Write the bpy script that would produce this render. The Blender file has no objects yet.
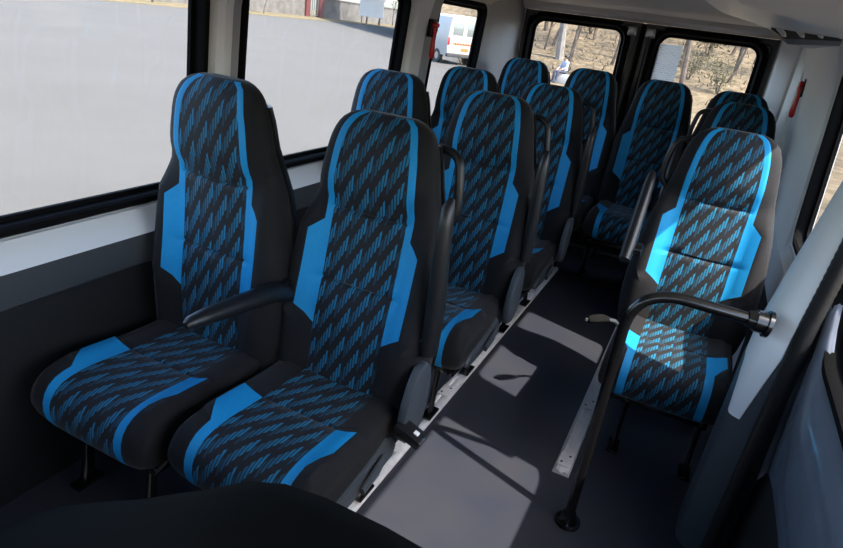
import bpy, bmesh, math, random
from mathutils import Vector, Matrix, Euler
random.seed(7)
C = bpy.context.scene.collection
sc = bpy.context.scene
PI = math.pi

# ---------------------------------------------------------------- materials
def nodes(name):
    m = bpy.data.materials.new(name); m.use_nodes = True
    nt = m.node_tree
    b = nt.nodes['Principled BSDF']
    return m, nt, b
def mat(name, col, rough=.6, metal=0., noise=0., nscale=60., bump=0., bscale=300., spec=.5, coat=0.):
    m, nt, b = nodes(name)
    b.inputs['Base Color'].default_value = (*col, 1)
    b.inputs['Roughness'].default_value = rough
    b.inputs['Metallic'].default_value = metal
    b.inputs['Specular IOR Level'].default_value = spec
    b.inputs['Coat Weight'].default_value = coat
    if noise or bump:
        tc = nt.nodes.new('ShaderNodeTexCoord')
    if noise:
        n = nt.nodes.new('ShaderNodeTexNoise'); n.inputs['Scale'].default_value = nscale
        n.inputs['Detail'].default_value = 4
        nt.links.new(tc.outputs['Object'], n.inputs['Vector'])
        r = nt.nodes.new('ShaderNodeMapRange')
        r.inputs[1].default_value = .3; r.inputs[2].default_value = .7
        r.inputs[3].default_value = 1-noise; r.inputs[4].default_value = 1+noise
        nt.links.new(n.outputs['Fac'], r.inputs[0])
        v = nt.nodes.new('ShaderNodeVectorMath'); v.operation = 'SCALE'
        v.inputs[0].default_value = col
        nt.links.new(r.outputs[0], v.inputs['Scale'])
        nt.links.new(v.outputs[0], b.inputs['Base Color'])
    if bump:
        n2 = nt.nodes.new('ShaderNodeTexNoise'); n2.inputs['Scale'].default_value = bscale
        nt.links.new(tc.outputs['Object'], n2.inputs['Vector'])
        bp = nt.nodes.new('ShaderNodeBump'); bp.inputs['Strength'].default_value = bump
        bp.inputs['Distance'].default_value = .002
        nt.links.new(n2.outputs['Fac'], bp.inputs['Height'])
        nt.links.new(bp.outputs[0], b.inputs['Normal'])
    return m

def M_(nt, op, a, b=None, c=None):
    n = nt.nodes.new('ShaderNodeMath'); n.operation = op
    for i, x in enumerate((a, b, c)):
        if x is None: continue
        if isinstance(x, (int, float)): n.inputs[i].default_value = x
        else: nt.links.new(x, n.inputs[i])
    return n.outputs[0]

def pattern_mat():
    """black seat cloth with woven blue feather strokes, driven by the UVs (metres)"""
    m, nt, b = nodes('patterned_fabric')
    uv = nt.nodes.new('ShaderNodeUVMap'); uv.uv_map = 'UVMap'
    sp = nt.nodes.new('ShaderNodeSeparateXYZ'); nt.links.new(uv.outputs[0], sp.inputs[0])
    u, v = sp.outputs[0], sp.outputs[1]
    us = M_(nt, 'ADD', u, 5.0)
    cw = .0086
    cu = M_(nt, 'DIVIDE', us, cw)
    col = M_(nt, 'FLOOR', cu)
    fu = M_(nt, 'FRACT', cu)
    # clusters of five columns, each column stepped a little higher than the last
    k = M_(nt, 'MODULO', col, 6.0)
    grp = M_(nt, 'FLOOR', M_(nt, 'DIVIDE', col, 6.0))
    per = .092
    sh = M_(nt, 'ADD', M_(nt, 'MULTIPLY', k, .0175), M_(nt, 'MULTIPLY', grp, .066))
    vv = M_(nt, 'SUBTRACT', M_(nt, 'ADD', v, 9.0), sh)
    vv = M_(nt, 'SUBTRACT', vv, M_(nt, 'MULTIPLY', fu, .012))   # slanted ends
    t = M_(nt, 'FRACT', M_(nt, 'DIVIDE', vv, per))
    m1 = M_(nt, 'LESS_THAN', t, .50)
    m2 = M_(nt, 'LESS_THAN', fu, .70)
    # woven texture inside a stroke: fine diagonal threads
    th = M_(nt, 'FRACT', M_(nt, 'MULTIPLY', M_(nt, 'ADD', v, M_(nt, 'MULTIPLY', u, .7)), 420.))
    th = M_(nt, 'MULTIPLY_ADD', M_(nt, 'GREATER_THAN', th, .5), .45, .55)
    gr = M_(nt, 'MULTIPLY_ADD', k, .17, .22)
    mask = M_(nt, 'MULTIPLY', M_(nt, 'MULTIPLY', m1, m2), M_(nt, 'MULTIPLY', th, gr))
    mx = nt.nodes.new('ShaderNodeMix'); mx.data_type = 'RGBA'
    nt.links.new(mask, mx.inputs[0])
    mx.inputs[6].default_value = (.0075, .0075, .0100, 1)
    mx.inputs[7].default_value = (.005, .19, .35, 1)
    nt.links.new(mx.outputs[2], b.inputs['Base Color'])
    b.inputs['Roughness'].default_value = .72
    b.inputs['Specular IOR Level'].default_value = .35
    b.inputs['Sheen Weight'].default_value = .12; b.inputs['Sheen Roughness'].default_value = .4
    bp = nt.nodes.new('ShaderNodeBump'); bp.inputs['Strength'].default_value = .25
    bp.inputs['Distance'].default_value = .002
    nt.links.new(mask, bp.inputs['Height']); nt.links.new(bp.outputs[0], b.inputs['Normal'])
    return m

MT = {}
MT['pattern'] = pattern_mat()
MT['blue'] = mat('blue_fabric', (.006, .262, .565), .6, noise=.06, nscale=200, bump=.2, bscale=900, spec=.35)
MT['black_fab'] = mat('black_fabric', (.0072, .0070, .0084), .8, noise=.2, nscale=300, bump=.3, bscale=900, spec=.3)
_b = MT['black_fab'].node_tree.nodes['Principled BSDF']; _b.inputs['Sheen Weight'].default_value = .10; _b.inputs['Sheen Roughness'].default_value = .4
MT['shell'] = mat('black_plastic', (.008, .008, .009), .42, bump=.08, bscale=500)
MT['gloss_black'] = mat('gloss_black_plastic', (.010, .010, .012), .22)
MT['slate'] = mat('slate_plastic', (.045, .055, .066), .45, bump=.1, bscale=500)
MT['steel_black'] = mat('black_powder_coat', (.004, .004, .0045), .18, spec=.6)
MT['matte_black'] = mat('matte_black_cloth', (.0045, .0045, .0048), .95, bump=.3, bscale=900, spec=.08)
MT['rail'] = mat('brushed_aluminium', (.78, .79, .81), .45, metal=.25, noise=.08, nscale=40)
MT['dark_hole'] = mat('dark_hole', (.01, .01, .01), .6)
MT['chrome'] = mat('chrome', (.75, .75, .76), .15, metal=1.)
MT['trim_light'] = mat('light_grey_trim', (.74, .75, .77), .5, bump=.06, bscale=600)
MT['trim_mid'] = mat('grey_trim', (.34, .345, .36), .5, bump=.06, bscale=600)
MT['band'] = mat('dark_grey_trim', (.05, .054, .06), .55)
MT['lower'] = mat('lower_black_trim', (.0045, .0045, .0055), .7, noise=.15, nscale=80)
MT['ceil'] = mat('ceiling_lining', (.56, .525, .505), .85, noise=.05, nscale=400, bump=.2, bscale=900)
MT['rubber'] = mat('black_rubber', (.0045, .0045, .005), .8, spec=.08)
MT['doorblack'] = mat('rear_door_trim', (.020, .020, .024), .3)
MT['duct'] = mat('duct_plastic', (.46, .45, .445), .32)
MT['slate_paint'] = mat('slate_paint', (.30, .34, .43), .22, coat=.5, noise=.06, nscale=10)
MT['red'] = mat('red_plastic', (.60, .015, .02), .25)
MT['white'] = mat('white_label', (.7, .7, .7), .5)
MT['paper'] = mat('paper', (.80, .82, .84), .7)
def paper_mat():
    m, nt, b = nodes('printed_paper')
    tc = nt.nodes.new('ShaderNodeTexCoord'); br = nt.nodes.new('ShaderNodeTexBrick')
    mp = nt.nodes.new('ShaderNodeMapping'); mp.inputs['Rotation'].default_value = (PI/2, 0, 0)
    nt.links.new(tc.outputs['Object'], mp.inputs[0]); nt.links.new(mp.outputs[0], br.inputs['Vector'])
    br.inputs['Color1'].default_value = (.60,.60,.61,1); br.inputs['Color2'].default_value = (.80,.80,.77,1); br.inputs['Mortar'].default_value = (.82,.82,.79,1)
    br.inputs['Scale'].default_value = 1.; br.inputs['Mortar Size'].default_value = .0042; br.inputs['Mortar Smooth'].default_value = 0
    br.inputs['Brick Width'].default_value = .041; br.inputs['Row Height'].default_value = .013; br.inputs['Bias'].default_value = -.2
    nt.links.new(br.outputs[0], b.inputs['Base Color']); b.inputs['Roughness'].default_value = .7
    tl = nt.nodes.new('ShaderNodeBsdfTranslucent'); nt.links.new(br.outputs[0], tl.inputs[0])
    ms = nt.nodes.new('ShaderNodeMixShader'); ms.inputs[0].default_value = .6
    nt.links.new(b.outputs[0], ms.inputs[1]); nt.links.new(tl.outputs[0], ms.inputs[2])
    nt.links.new(ms.outputs[0], nt.nodes['Material Output'].inputs[0])
    return m
MT['paper'] = paper_mat()
MT['ink'] = mat('grey_ink', (.30, .31, .34), .7)
MT['silver'] = mat('bare_steel', (.40, .40, .41), .28, metal=.9)

def floor_mat():
    m, nt, b = nodes('vinyl_floor')
    tc = nt.nodes.new('ShaderNodeTexCoord')
    n = nt.nodes.new('ShaderNodeTexNoise'); n.inputs['Scale'].default_value = 4.5; n.inputs['Detail'].default_value = 5
    n.inputs['Roughness'].default_value = .55
    nt.links.new(tc.outputs['Object'], n.inputs['Vector'])
    cr = nt.nodes.new('ShaderNodeValToRGB')
    cr.color_ramp.elements[0].position = .25; cr.color_ramp.elements[0].color = (.024, .029, .044, 1)
    cr.color_ramp.elements[1].position = .80; cr.color_ramp.elements[1].color = (.040, .040, .048, 1)
    nt.links.new(n.outputs['Fac'], cr.inputs[0])
    sp = nt.nodes.new('ShaderNodeTexNoise'); sp.inputs['Scale'].default_value = 420
    nt.links.new(tc.outputs['Object'], sp.inputs['Vector'])
    mr = nt.nodes.new('ShaderNodeMapRange'); mr.inputs[1].default_value = .35; mr.inputs[2].default_value = .65
    mr.inputs[3].default_value = .8; mr.inputs[4].default_value = 1.25
    nt.links.new(sp.outputs['Fac'], mr.inputs[0])
    v = nt.nodes.new('ShaderNodeVectorMath'); v.operation = 'SCALE'
    nt.links.new(cr.outputs[0], v.inputs[0]); nt.links.new(mr.outputs[0], v.inputs['Scale'])
    nt.links.new(v.outputs[0], b.inputs['Base Color'])
    r2 = nt.nodes.new('ShaderNodeMapRange'); r2.inputs[3].default_value = .20; r2.inputs[4].default_value = .36
    b.inputs['Roughness'].default_value = .30; b.inputs['Specular IOR Level'].default_value = .6
    bp = nt.nodes.new('ShaderNodeBump'); bp.inputs['Strength'].default_value = .12; bp.inputs['Distance'].default_value = .001
    nt.links.new(sp.outputs['Fac'], bp.inputs['Height']); nt.links.new(bp.outputs[0], b.inputs['Normal'])
    return m
MT['floor'] = floor_mat()

def glass_mat(name, tint=(.93, .95, .96), gl=.06):
    m, nt, b = nodes(name)
    nt.nodes.remove(b)
    out = nt.nodes['Material Output']
    tr = nt.nodes.new('ShaderNodeBsdfTransparent'); tr.inputs[0].default_value = (*tint, 1)
    g = nt.nodes.new('ShaderNodeBsdfGlossy'); g.inputs['Roughness'].default_value = .02
    lw = nt.nodes.new('ShaderNodeLayerWeight'); lw.inputs[0].default_value = .5
    fac = M_(nt, 'MULTIPLY_ADD', M_(nt, 'POWER', lw.outputs['Facing'], 5.0), .35, .015)
    mx = nt.nodes.new('ShaderNodeMixShader')
    nt.links.new(fac, mx.inputs[0])
    nt.links.new(tr.outputs[0], mx.inputs[1]); nt.links.new(g.outputs[0], mx.inputs[2])
    nt.links.new(mx.outputs[0], out.inputs[0])
    return m
MT['glass'] = glass_mat('window_glass')

def ground_mat(name, c1, c2, scale, rough=.9, c3=None):
    m, nt, b = nodes(name)
    tc = nt.nodes.new('ShaderNodeTexCoord')
    n = nt.nodes.new('ShaderNodeTexNoise'); n.inputs['Scale'].default_value = scale; n.inputs['Detail'].default_value = 8
    n.inputs['Roughness'].default_value = .7
    nt.links.new(tc.outputs['Object'], n.inputs['Vector'])
    cr = nt.nodes.new('ShaderNodeValToRGB')
    cr.color_ramp.elements[0].position = .35; cr.color_ramp.elements[0].color = (*c1, 1)
    cr.color_ramp.elements[1].position = .66; cr.color_ramp.elements[1].color = (*c2, 1)
    if c3:
        e = cr.color_ramp.elements.new(.5); e.color = (*c3, 1)
    nt.links.new(n.outputs['Fac'], cr.inputs[0]); nt.links.new(cr.outputs[0], b.inputs['Base Color'])
    b.inputs['Roughness'].default_value = rough
    b.inputs['Specular IOR Level'].default_value = .1
    return m
MT['concrete'] = ground_mat('concrete_yard', (.078, .076, .071), (.087, .085, .080), .35)
MT['drygrass'] = ground_mat('dry_grass', (.070, .058, .038), (.19, .148, .098), 2.2, c3=(.125, .098, .062))
MT['verge'] = ground_mat('verge_grass', (.09, .08, .045), (.17, .135, .08), 1.2)
MT['bark'] = ground_mat('bark', (.06, .048, .04), (.13, .105, .09), 4.)
MT['palebark'] = ground_mat('pale_bark', (.15, .14, .13), (.22, .21, .20), 3.)
MT['leaf'] = ground_mat('dry_leaves', (.065, .065, .038), (.15, .135, .08), 6.)
MT['brush'] = ground_mat('dry_brush', (.09, .072, .045), (.20, .155, .10), 1.5)
MT['wallgrey'] = ground_mat('weathered_wall', (.09, .088, .085), (.15, .145, .14), 1.)
MT['maroon'] = mat('maroon_paint', (.10, .025, .025), .6)
MT['vanwhite'] = mat('white_van_paint', (.27, .27, .268), .3)
MT['vanglass'] = mat('dark_van_glass', (.12, .14, .14), .1)
MT['tyre'] = mat('tyre_rubber', (.03, .03, .03), .8)
MT['yellow'] = mat('yellow_reflector', (.20, .11, .01), .4)
MT['skin'] = mat('skin', (.30, .17, .11), .6)
MT['shirt'] = mat('pale_blue_shirt', (.26, .29, .36), .8)
MT['trouser'] = mat('dark_trousers', (.03, .035, .06), .8)
MT['hair'] = mat('black_hair', (.01, .01, .01), .6)

# ---------------------------------------------------------------- helpers
def link(name, bm, mats, parent=None, smooth=True, angle=40):
    me = bpy.data.meshes.new(name)
    bmesh.ops.recalc_face_normals(bm, faces=bm.faces)
    bm.to_mesh(me); bm.free()
    if not isinstance(mats, (list, tuple)): mats = [mats]
    for k in mats: me.materials.append(MT[k])
    if smooth:
        for p in me.polygons: p.use_smooth = True
        try: me.set_sharp_from_angle(angle=math.radians(angle))
        except Exception: pass
    o = bpy.data.objects.new(name, me); C.objects.link(o)
    if parent: o.parent = parent
    return o
def thing(name, label, cat, loc=(0,0,0), rz=0, group=None):
    o = bpy.data.objects.new(name, None); C.objects.link(o)
    o.location = loc; o.rotation_euler = (0,0,rz)
    o.empty_display_size = .05
    o['label'] = label; o['category'] = cat
    if group: o['group'] = group
    return o
def tag(o, label, cat, group=None):
    o['label'] = label; o['category'] = cat
    if group: o['group'] = group
    return o
def struct(o, label=None):
    o['kind'] = 'structure'
    if label: o['label'] = label
    return o
def copy_tree(o, parent=None):
    c = o.copy(); C.objects.link(c)
    if parent: c.parent = parent
    for ch in list(o.children): copy_tree(ch, c)
    return c

def box(bm, lo, hi, bev=0., mi=0, rot=None, seg=2):
    b = bmesh.new(); bmesh.ops.create_cube(b, size=1)
    for v in b.verts:
        v.co = Vector([(lo[i]+hi[i])/2 + v.co[i]*(hi[i]-lo[i]) for i in range(3)])
    if bev: bmesh.ops.bevel(b, geom=b.edges[:], offset=bev, segments=seg, profile=.5, affect='EDGES')
    if rot is not None:
        c = Vector([(lo[i]+hi[i])/2 for i in range(3)])
        bmesh.ops.rotate(b, verts=b.verts, cent=c, matrix=rot)
    merge(bm, b, mi)
def merge(bm, b, mi=None):
    mp = {}
    for v in b.verts: mp[v] = bm.verts.new(v.co)
    for f in b.faces:
        try: nf = bm.faces.new([mp[v] for v in f.verts])
        except ValueError: continue
        nf.material_index = f.material_index if mi is None else mi
    b.free()
def tube(bm, pts, rad, n=12, mi=0, caps=True, flat=None):
    pts = [Vector(p) for p in pts]
    if not isinstance(rad, (list, tuple)): rad = [rad]*len(pts)
    rings = []; up = None
    for i, p in enumerate(pts):
        t = ((pts[min(i+1, len(pts)-1)] - pts[max(i-1, 0)])).normalized()
        if up is None:
            up = Vector((0,0,1)) if abs(t.z) < .9 else Vector((0,1,0))
        a = t.cross(up).normalized(); b = a.cross(t).normalized(); up = b
        r = rad[i]
        fl = flat if flat else (1, 1)
        rings.append([bm.verts.new(p + a*math.cos(2*PI*k/n)*r*fl[0] + b*math.sin(2*PI*k/n)*r*fl[1]) for k in range(n)])
    for i in range(len(rings)-1):
        for k in range(n):
            f = bm.faces.new([rings[i][k], rings[i][(k+1)%n], rings[i+1][(k+1)%n], rings[i+1][k]]); f.material_index = mi
    if caps:
        for r in (rings[0], rings[-1]):
            f = bm.faces.new(r); f.material_index = mi
def arc_pts(pts, r, n=6):
    """round the interior corners of a polyline"""
    pts = [Vector(p) for p in pts]; out = [pts[0]]
    for i in range(1, len(pts)-1):
        p = pts[i]; a = (pts[i-1]-p); b = (pts[i+1]-p)
        ra = min(r, a.length*.49, b.length*.49)
        A = p + a.normalized()*ra; B = p + b.normalized()*ra
        for k in range(n+1):
            t = k/n; out.append(A*(1-t)**2 + p*2*t*(1-t) + B*t*t)
    out.append(pts[-1]); return out
def prism(bm, poly, h0, h1, axis='z', mi=0, bev=0.):
    """extrude a 2-D polygon; axis z: (x,y); axis y: (x,z); axis x: (y,z)"""
    def mk(p, h):
        return {'z': (p[0], p[1], h), 'y': (p[0], h, p[1]), 'x': (h, p[0], p[1])}[axis]
    b = bmesh.new()
    a = [b.verts.new(mk(p, h0)) for p in poly]; c = [b.verts.new(mk(p, h1)) for p in poly]
    n = len(poly)
    b.faces.new(a); b.faces.new(c[::-1])
    for i in range(n): b.faces.new([a[i], a[(i+1)%n], c[(i+1)%n], c[i]])
    bmesh.ops.recalc_face_normals(b, faces=b.faces)
    if bev: bmesh.ops.bevel(b, geom=b.edges[:], offset=bev, segments=2, profile=.5, affect='EDGES')
    merge(bm, b, mi)
def cyl(bm, p, axis, r, h, n=16, mi=0, r2=None):
    axis = Vector(axis).normalized()
    tube(bm, [Vector(p)-axis*h/2, Vector(p)+axis*h/2], [r, r if r2 is None else r2], n=n, mi=mi)
def rrect(u0, v0, u1, v1, r, n=6):
    """rounded rectangle outline; r may be four radii for (u0v0),(u1v0),(u1v1),(u0v1)"""
    if not isinstance(r, (list, tuple)): r = [r]*4
    out = []
    for (cx, cy, a0, rr) in ((u0+r[0], v0+r[0], PI, r[0]), (u1-r[1], v0+r[1], 1.5*PI, r[1]),
                             (u1-r[2], v1-r[2], 0, r[2]), (u0+r[3], v1-r[3], .5*PI, r[3])):
        for k in range(n+1):
            a = a0 + .5*PI*k/n; out.append((cx + rr*math.cos(a), cy + rr*math.sin(a)))
    return out
def panel(outer, holes, fn, thick):
    """flat sheet with holes; fn(u,v,d) maps to 3-D, d is depth"""
    bm = bmesh.new()
    b = bmesh.new(); loops = []
    for lp in [outer] + holes:
        vs = [b.verts.new((p[0], p[1], 0)) for p in lp]
        for i in range(len(vs)): b.edges.new((vs[i], vs[(i+1)%len(vs)]))
    bmesh.ops.triangle_fill(b, edges=b.edges[:], use_beauty=True, use_dissolve=False)
    f0, f1 = {}, {}
    for v in b.verts:
        f0[v] = bm.verts.new(fn(v.co.x, v.co.y, 0)); f1[v] = bm.verts.new(fn(v.co.x, v.co.y, thick))
    for f in b.faces:
        bm.faces.new([f0[v] for v in f.verts]); bm.faces.new([f1[v] for v in reversed(f.verts)])
    for e in b.edges:
        if len(e.link_faces) == 1:
            a, c = e.verts
            bm.faces.new([f0[a], f0[c], f1[c], f1[a]])
    b.free()
    return bm
def ring(bm, path, prof, fn, mi=0):
    """sweep a profile [(outward, depth)] round a closed 2-D path"""
    n = len(path); R = []
    # drop duplicates
    P = [Vector(p) for p in path]
    Q = [P[0]]
    for p in P[1:]:
        if (p-Q[-1]).length > 1e-5: Q.append(p)
    if (Q[0]-Q[-1]).length < 1e-5: Q.pop()
    n = len(Q)
    for i, p in enumerate(Q):
        t = (Q[(i+1)%n]-Q[i-1]).normalized(); nm = Vector((t.y, -t.x))
        R.append([bm.verts.new(fn(*(p + nm*o), d)) for o, d in prof])
    k = len(prof)
    for i in range(n):
        for j in range(k):
            f = bm.faces.new([R[i][j], R[(i+1)%n][j], R[(i+1)%n][(j+1)%k], R[i][(j+1)%k]]); f.material_index = mi
def pane(path, fn, d0, d1):
    return panel(path, [], lambda u, v, d: fn(u, v, d0 + d), d1-d0)

def loft(sections, n0=0):
    bm = bmesh.new(); V = [[bm.verts.new(p) for p in s] for s in sections]; n = len(V[0])
    for a in range(len(V)-1):
        for j in range(n): bm.faces.new([V[a][j], V[a][(j+1)%n], V[a+1][(j+1)%n], V[a+1][j]])
    bm.faces.new(V[0]); bm.faces.new(V[-1]); return bm

# ---------------------------------------------------------------- camera
cam = bpy.data.cameras.new('camera'); co = bpy.data.objects.new('camera', cam); C.objects.link(co)
cam.sensor_width = 36.; cam.lens = 600./843.*36.; cam.clip_start = .02; cam.clip_end = 500
Rt = Vector((0.8886672882771199, 0.4407465834701605, 0.12654208748701334))
Dn = Vector((0.2797937423107481, -0.302544761477736, -0.9111433087424429))
Fw = Vector((-0.36329865470427614, 0.845108937629795, -0.3921797687646605))
co.matrix_world = Matrix((( Rt.x, -Dn.x, -Fw.x, 0), (Rt.y, -Dn.y, -Fw.y, 0), (Rt.z, -Dn.z, -Fw.z, 1.5), (0,0,0,1)))
sc.camera = co

# ---------------------------------------------------------------- seats
def W_back(z):
    if z > 1.0: z = 1.0 + (z-1.0)*1.0
    T = [(.36,.215),(.42,.243),(.50,.258),(.62,.260),(.75,.250),(.85,.236),(.92,.221),(.98,.207),(1.04,.194),(1.12,.181),(1.18,.169),(1.22,.154),(1.245,.136),(1.26,.112),(1.268,.085)]
    for a, b in zip(T, T[1:]):
        if z <= b[0]:
            t = (z-a[0])/(b[0]-a[0]); return a[1]+(b[1]-a[1])*max(0, t)
    return T[-1][1]
def i_back(z):
    if z < 1.0: return .120
    T = [(1.0,.120),(1.08,.117),(1.16,.109),(1.22,.096),(1.25,.082),(1.268,.055)]
    for a, b in zip(T, T[1:]):
        if z <= b[0]: return a[1]+(b[1]-a[1])*(z-a[0])/(b[0]-a[0])
    return T[-1][1]
def o_back(z):
    i = i_back(z)
    if z >= .935: return i + .022
    if z >= .900: return i + .022 + .040*(.935-z)/.035
    if z >= .660: return .182
    if z >= .610: return i + .062*(z-.610)/.050
    return i
def y_front(z):
    y = .10*(z-.5)
    y -= .012*math.exp(-((z-.62)/.12)**2)                       # lumbar
    y -= .030/(1+math.exp(-(z-1.03)/.018))                      # head cushion stands forward
    if z > 1.18: y += 4.5*(z-1.18)**2
    return y
def D_back(z):
    d = .135 if z < .95 else .135 - .035*(z-.95)/.25
    if z > 1.18: d *= 1 - .45*((z-1.18)/.088)**2
    if z < .42: d *= .75+.25*(z-.36)/.06
    return d
def backrest(parent):
    bm = bmesh.new(); uvl = bm.loops.layers.uv.new('UVMap')
    zs = [.36,.38,.42,.46,.5,.54,.58,.61,.635,.66,.70,.73,.749,.756,.763,.79,.82,.86,.90,.9175,.935,.955,.971,.978,.985,1.005,1.03,1.055,1.08,1.11,1.14,1.17,1.19,1.21,1.227,1.24,1.252,1.261,1.268]
    seams = (.756, .978)
    rows = []
    for z in zs:
        W = W_back(z); i = min(i_back(z), W*.8); o = min(o_back(z), W*.95); D = D_back(z); yf = y_front(z)
        us = [-W*.999, -W*.985, -(W*.95+o*.05), -(W*.75+o*.25), -(W*.4+o*.6)]
        us = [-W, -(W*.97+o*.03), -(W*.85+o*.15), -(W*.5+o*.5), -o, -(o+i)/2, -i]
        us += [-i + 2*i*k/8 for k in range(1, 8)]
        us += [i, (o+i)/2, o, (W*.5+o*.5), (W*.85+o*.15), (W*.97+o*.03), W]
        row = []
        for j, u in enumerate(us):
            k = min(1, abs(u)/W)
            y = yf + D/2*(1-(1-k**2.7)**(1/2.7))
            if z < 1.02: y -= .048*math.exp(-((abs(u)-.208)/.045)**2)*min(1, (1.02-z)/.1)
            else: y -= .006*math.exp(-((abs(u)-.12)/.04)**2)
            if z in seams and 6 <= j <= 14: y += .008
            if 6 <= j <= 14 and z not in seams: y -= .004*math.cos(u/i*PI/2)
            if j in (6, 14): y += .003
            row.append((u, y, z))
        back = []
        for k in range(1, 12):
            a = PI*k/12; cx = math.cos(a); s = math.sin(a)
            u = W*math.copysign(abs(cx)**(2/3.0), cx); y = yf + D/2 + D/2*abs(s)**(2/3.0)
            back.append((u, y, z))
        rows.append((row, back))
    V = [[bm.verts.new(p) for p in r+b] for r, b in rows]
    n = len(V[0])
    for a in range(len(V)-1):
        for j in range(n):
            j2 = (j+1) % n
            f = bm.faces.new([V[a][j], V[a][j2], V[a+1][j2], V[a+1][j]])
            mi = 0
            if 6 <= j <= 13: mi = 1
            elif j in (4, 5, 14, 15): mi = 2
            elif j > 20: mi = 0
            if zs[a] < .61 and mi == 2: mi = 0
            f.material_index = mi
            for lp in f.loops: lp[uvl].uv = (lp.vert.co.x, lp.vert.co.z)
    f = bm.faces.new(V[0]); f = bm.faces.new(V[-1]); f.material_index = 0
    bmesh.ops.remove_doubles(bm, verts=bm.verts, dist=1e-5)
    return link('backrest', bm, ['black_fab', 'pattern', 'blue'], parent, angle=60)

def cushion(parent):
    bm = bmesh.new(); uvl = bm.loops.layers.uv.new('UVMap')
    prof = [(.035,.448),(-.02,.446),(-.08,.447),(-.14,.449),(-.185,.452),(-.193,.4525),(-.200,.4475),(-.207,.453),(-.24,.456),(-.28,.460),(-.32,.463),(-.35,.464),(-.38,.463),
            (-.405,.459),(-.43,.451),(-.45,.438),(-.464,.42),(-.472,.398),(-.474,.37),(-.468,.34),(-.455,.315),(-.435,.300),
            (-.40,.292),(-.30,.285),(-.15,.285),(.0,.285),(.035,.29),(.045,.33),(.045,.41)]
    nfront = 22
    W = .222; i = .124
    def o_at(q):
        y, z = prof[q]
        if q <= 6: return i
        if y > -.32 and q < 14: return .190
        if y > -.38 and q < 14: return .190 - .038*(-.32-y)/.06
        return .152
    rows = []; s = 0; S = []
    for q in range(len(prof)):
        if q: s += (Vector(prof[q])-Vector(prof[q-1])).length
        S.append(s)
        y, z = prof[q]; o = o_at(q)
        us = [-W, -W*.985, -(W*.9+o*.1), -(W*.5+o*.5), -o, -(o+i)/2, -i] + [-i+2*i*k/6 for k in range(1, 6)] + [i, (o+i)/2, o, (W*.5+o*.5), (W*.9+o*.1), W*.985, W]
        row = []
        for j, u in enumerate(us):
            k = abs(u)/W; kk = (1-min(k,.999)**5)**(1/5) if k < .999 else .42
            kk = max(kk, .42)
            zc = .375; yc = -.22
            Z = zc + (z-zc)*kk; Y = yc + (y-yc)*(1-(1-kk)*.10)
            if q < 18: Z += .032*math.exp(-((abs(u)-.192)/.036)**2)*(1 if q < 14 else (18-q)/4)
            if q == 6 and not (6 <= j <= 12): Z += .004
            row.append(bm.verts.new((u, Y, Z)))
        rows.append(row)
    m = len(prof)
    for a in range(m):
        a2 = (a+1) % m
        for j in range(len(rows[0])-1):
            f = bm.faces.new([rows[a][j], rows[a][j+1], rows[a2][j+1], rows[a2][j]])
            mi = 0
            if a < nfront:
                if 6 <= j <= 11: mi = 1
                elif j in (4, 5, 12, 13) and a >= 7: mi = 2
            f.material_index = mi
            for lp in f.loops:
                q = a if lp.vert in rows[a] else a2
                lp[uvl].uv = (lp.vert.co.x+.003, -S[q] + .36)
    bm.faces.new([r[0] for r in rows]); bm.faces.new([r[-1] for r in rows])
    bmesh.ops.remove_doubles(bm, verts=bm.verts, dist=1e-5)
    return link('cushion', bm, ['black_fab', 'pattern', 'blue'], parent, angle=60)

def back_shell(parent):
    bm = bmesh.new(); V = []
    for z in (.40,.46,.6,.75,.88,.96,1.02,1.1,1.17,1.21):
        W = W_back(z)+.004; y0 = y_front(z)+D_back(z)*.68; D = D_back(z)*.36+.010
        V.append([bm.verts.new((W*math.copysign(abs(math.cos(PI*k/12))**.7, math.cos(PI*k/12)), y0 + D*math.sin(PI*k/12)**.7, z)) for k in range(13)])
    for a in range(len(V)-1):
        for j in range(12): bm.faces.new([V[a][j], V[a][j+1], V[a+1][j+1], V[a+1][j]])
        bm.faces.new([V[a][12], V[a][0], V[a+1][0], V[a+1][12]])
    bm.faces.new(V[0]); bm.faces.new(V[-1])
    return link('back_shell', bm, 'shell', parent, angle=50)

def armrest(parent, s, up, lean=0):
    bm = bmesh.new()
    x = s*.262
    if up:
        path = [(.03,.63),(.035,.70),(.03,.80),(.02,.92),(.015,1.02),(.02,1.065),(.035,1.085)]
        rad = [.026,.030,.029,.027,.024,.020,.010]
    else:
        path = [(.05,.675),(.0,.700),(-.08,.712),(-.18,.722),(-.28,.732),(-.335,.736),(-.352,.734)]
        rad = [.030,.034,.032,.029,.025,.020,.010]
    if lean: path = [(p[0] - .16*max(0, 1.06-p[1])/.3, .74+(p[1]-.63)*.68) for p in path]
    pts = [(x, p[0], p[1]) for p in path]
    tube(bm, pts, rad, n=16, flat=(.85, 1.0) if up else (.95, .9))
    o = link('armrest', bm, 'shell', parent, angle=60)
    b2 = bmesh.new()
    pz = .66 if up else .70; py = .035
    if lean: py = path[1][0]; pz = path[1][1]-.01
    cyl(b2, (x - s*.02, py+.01, pz), (1,0,0), .024, .06, 18)
    link('pivot', b2, 'gloss_black', o)
    return o

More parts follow.
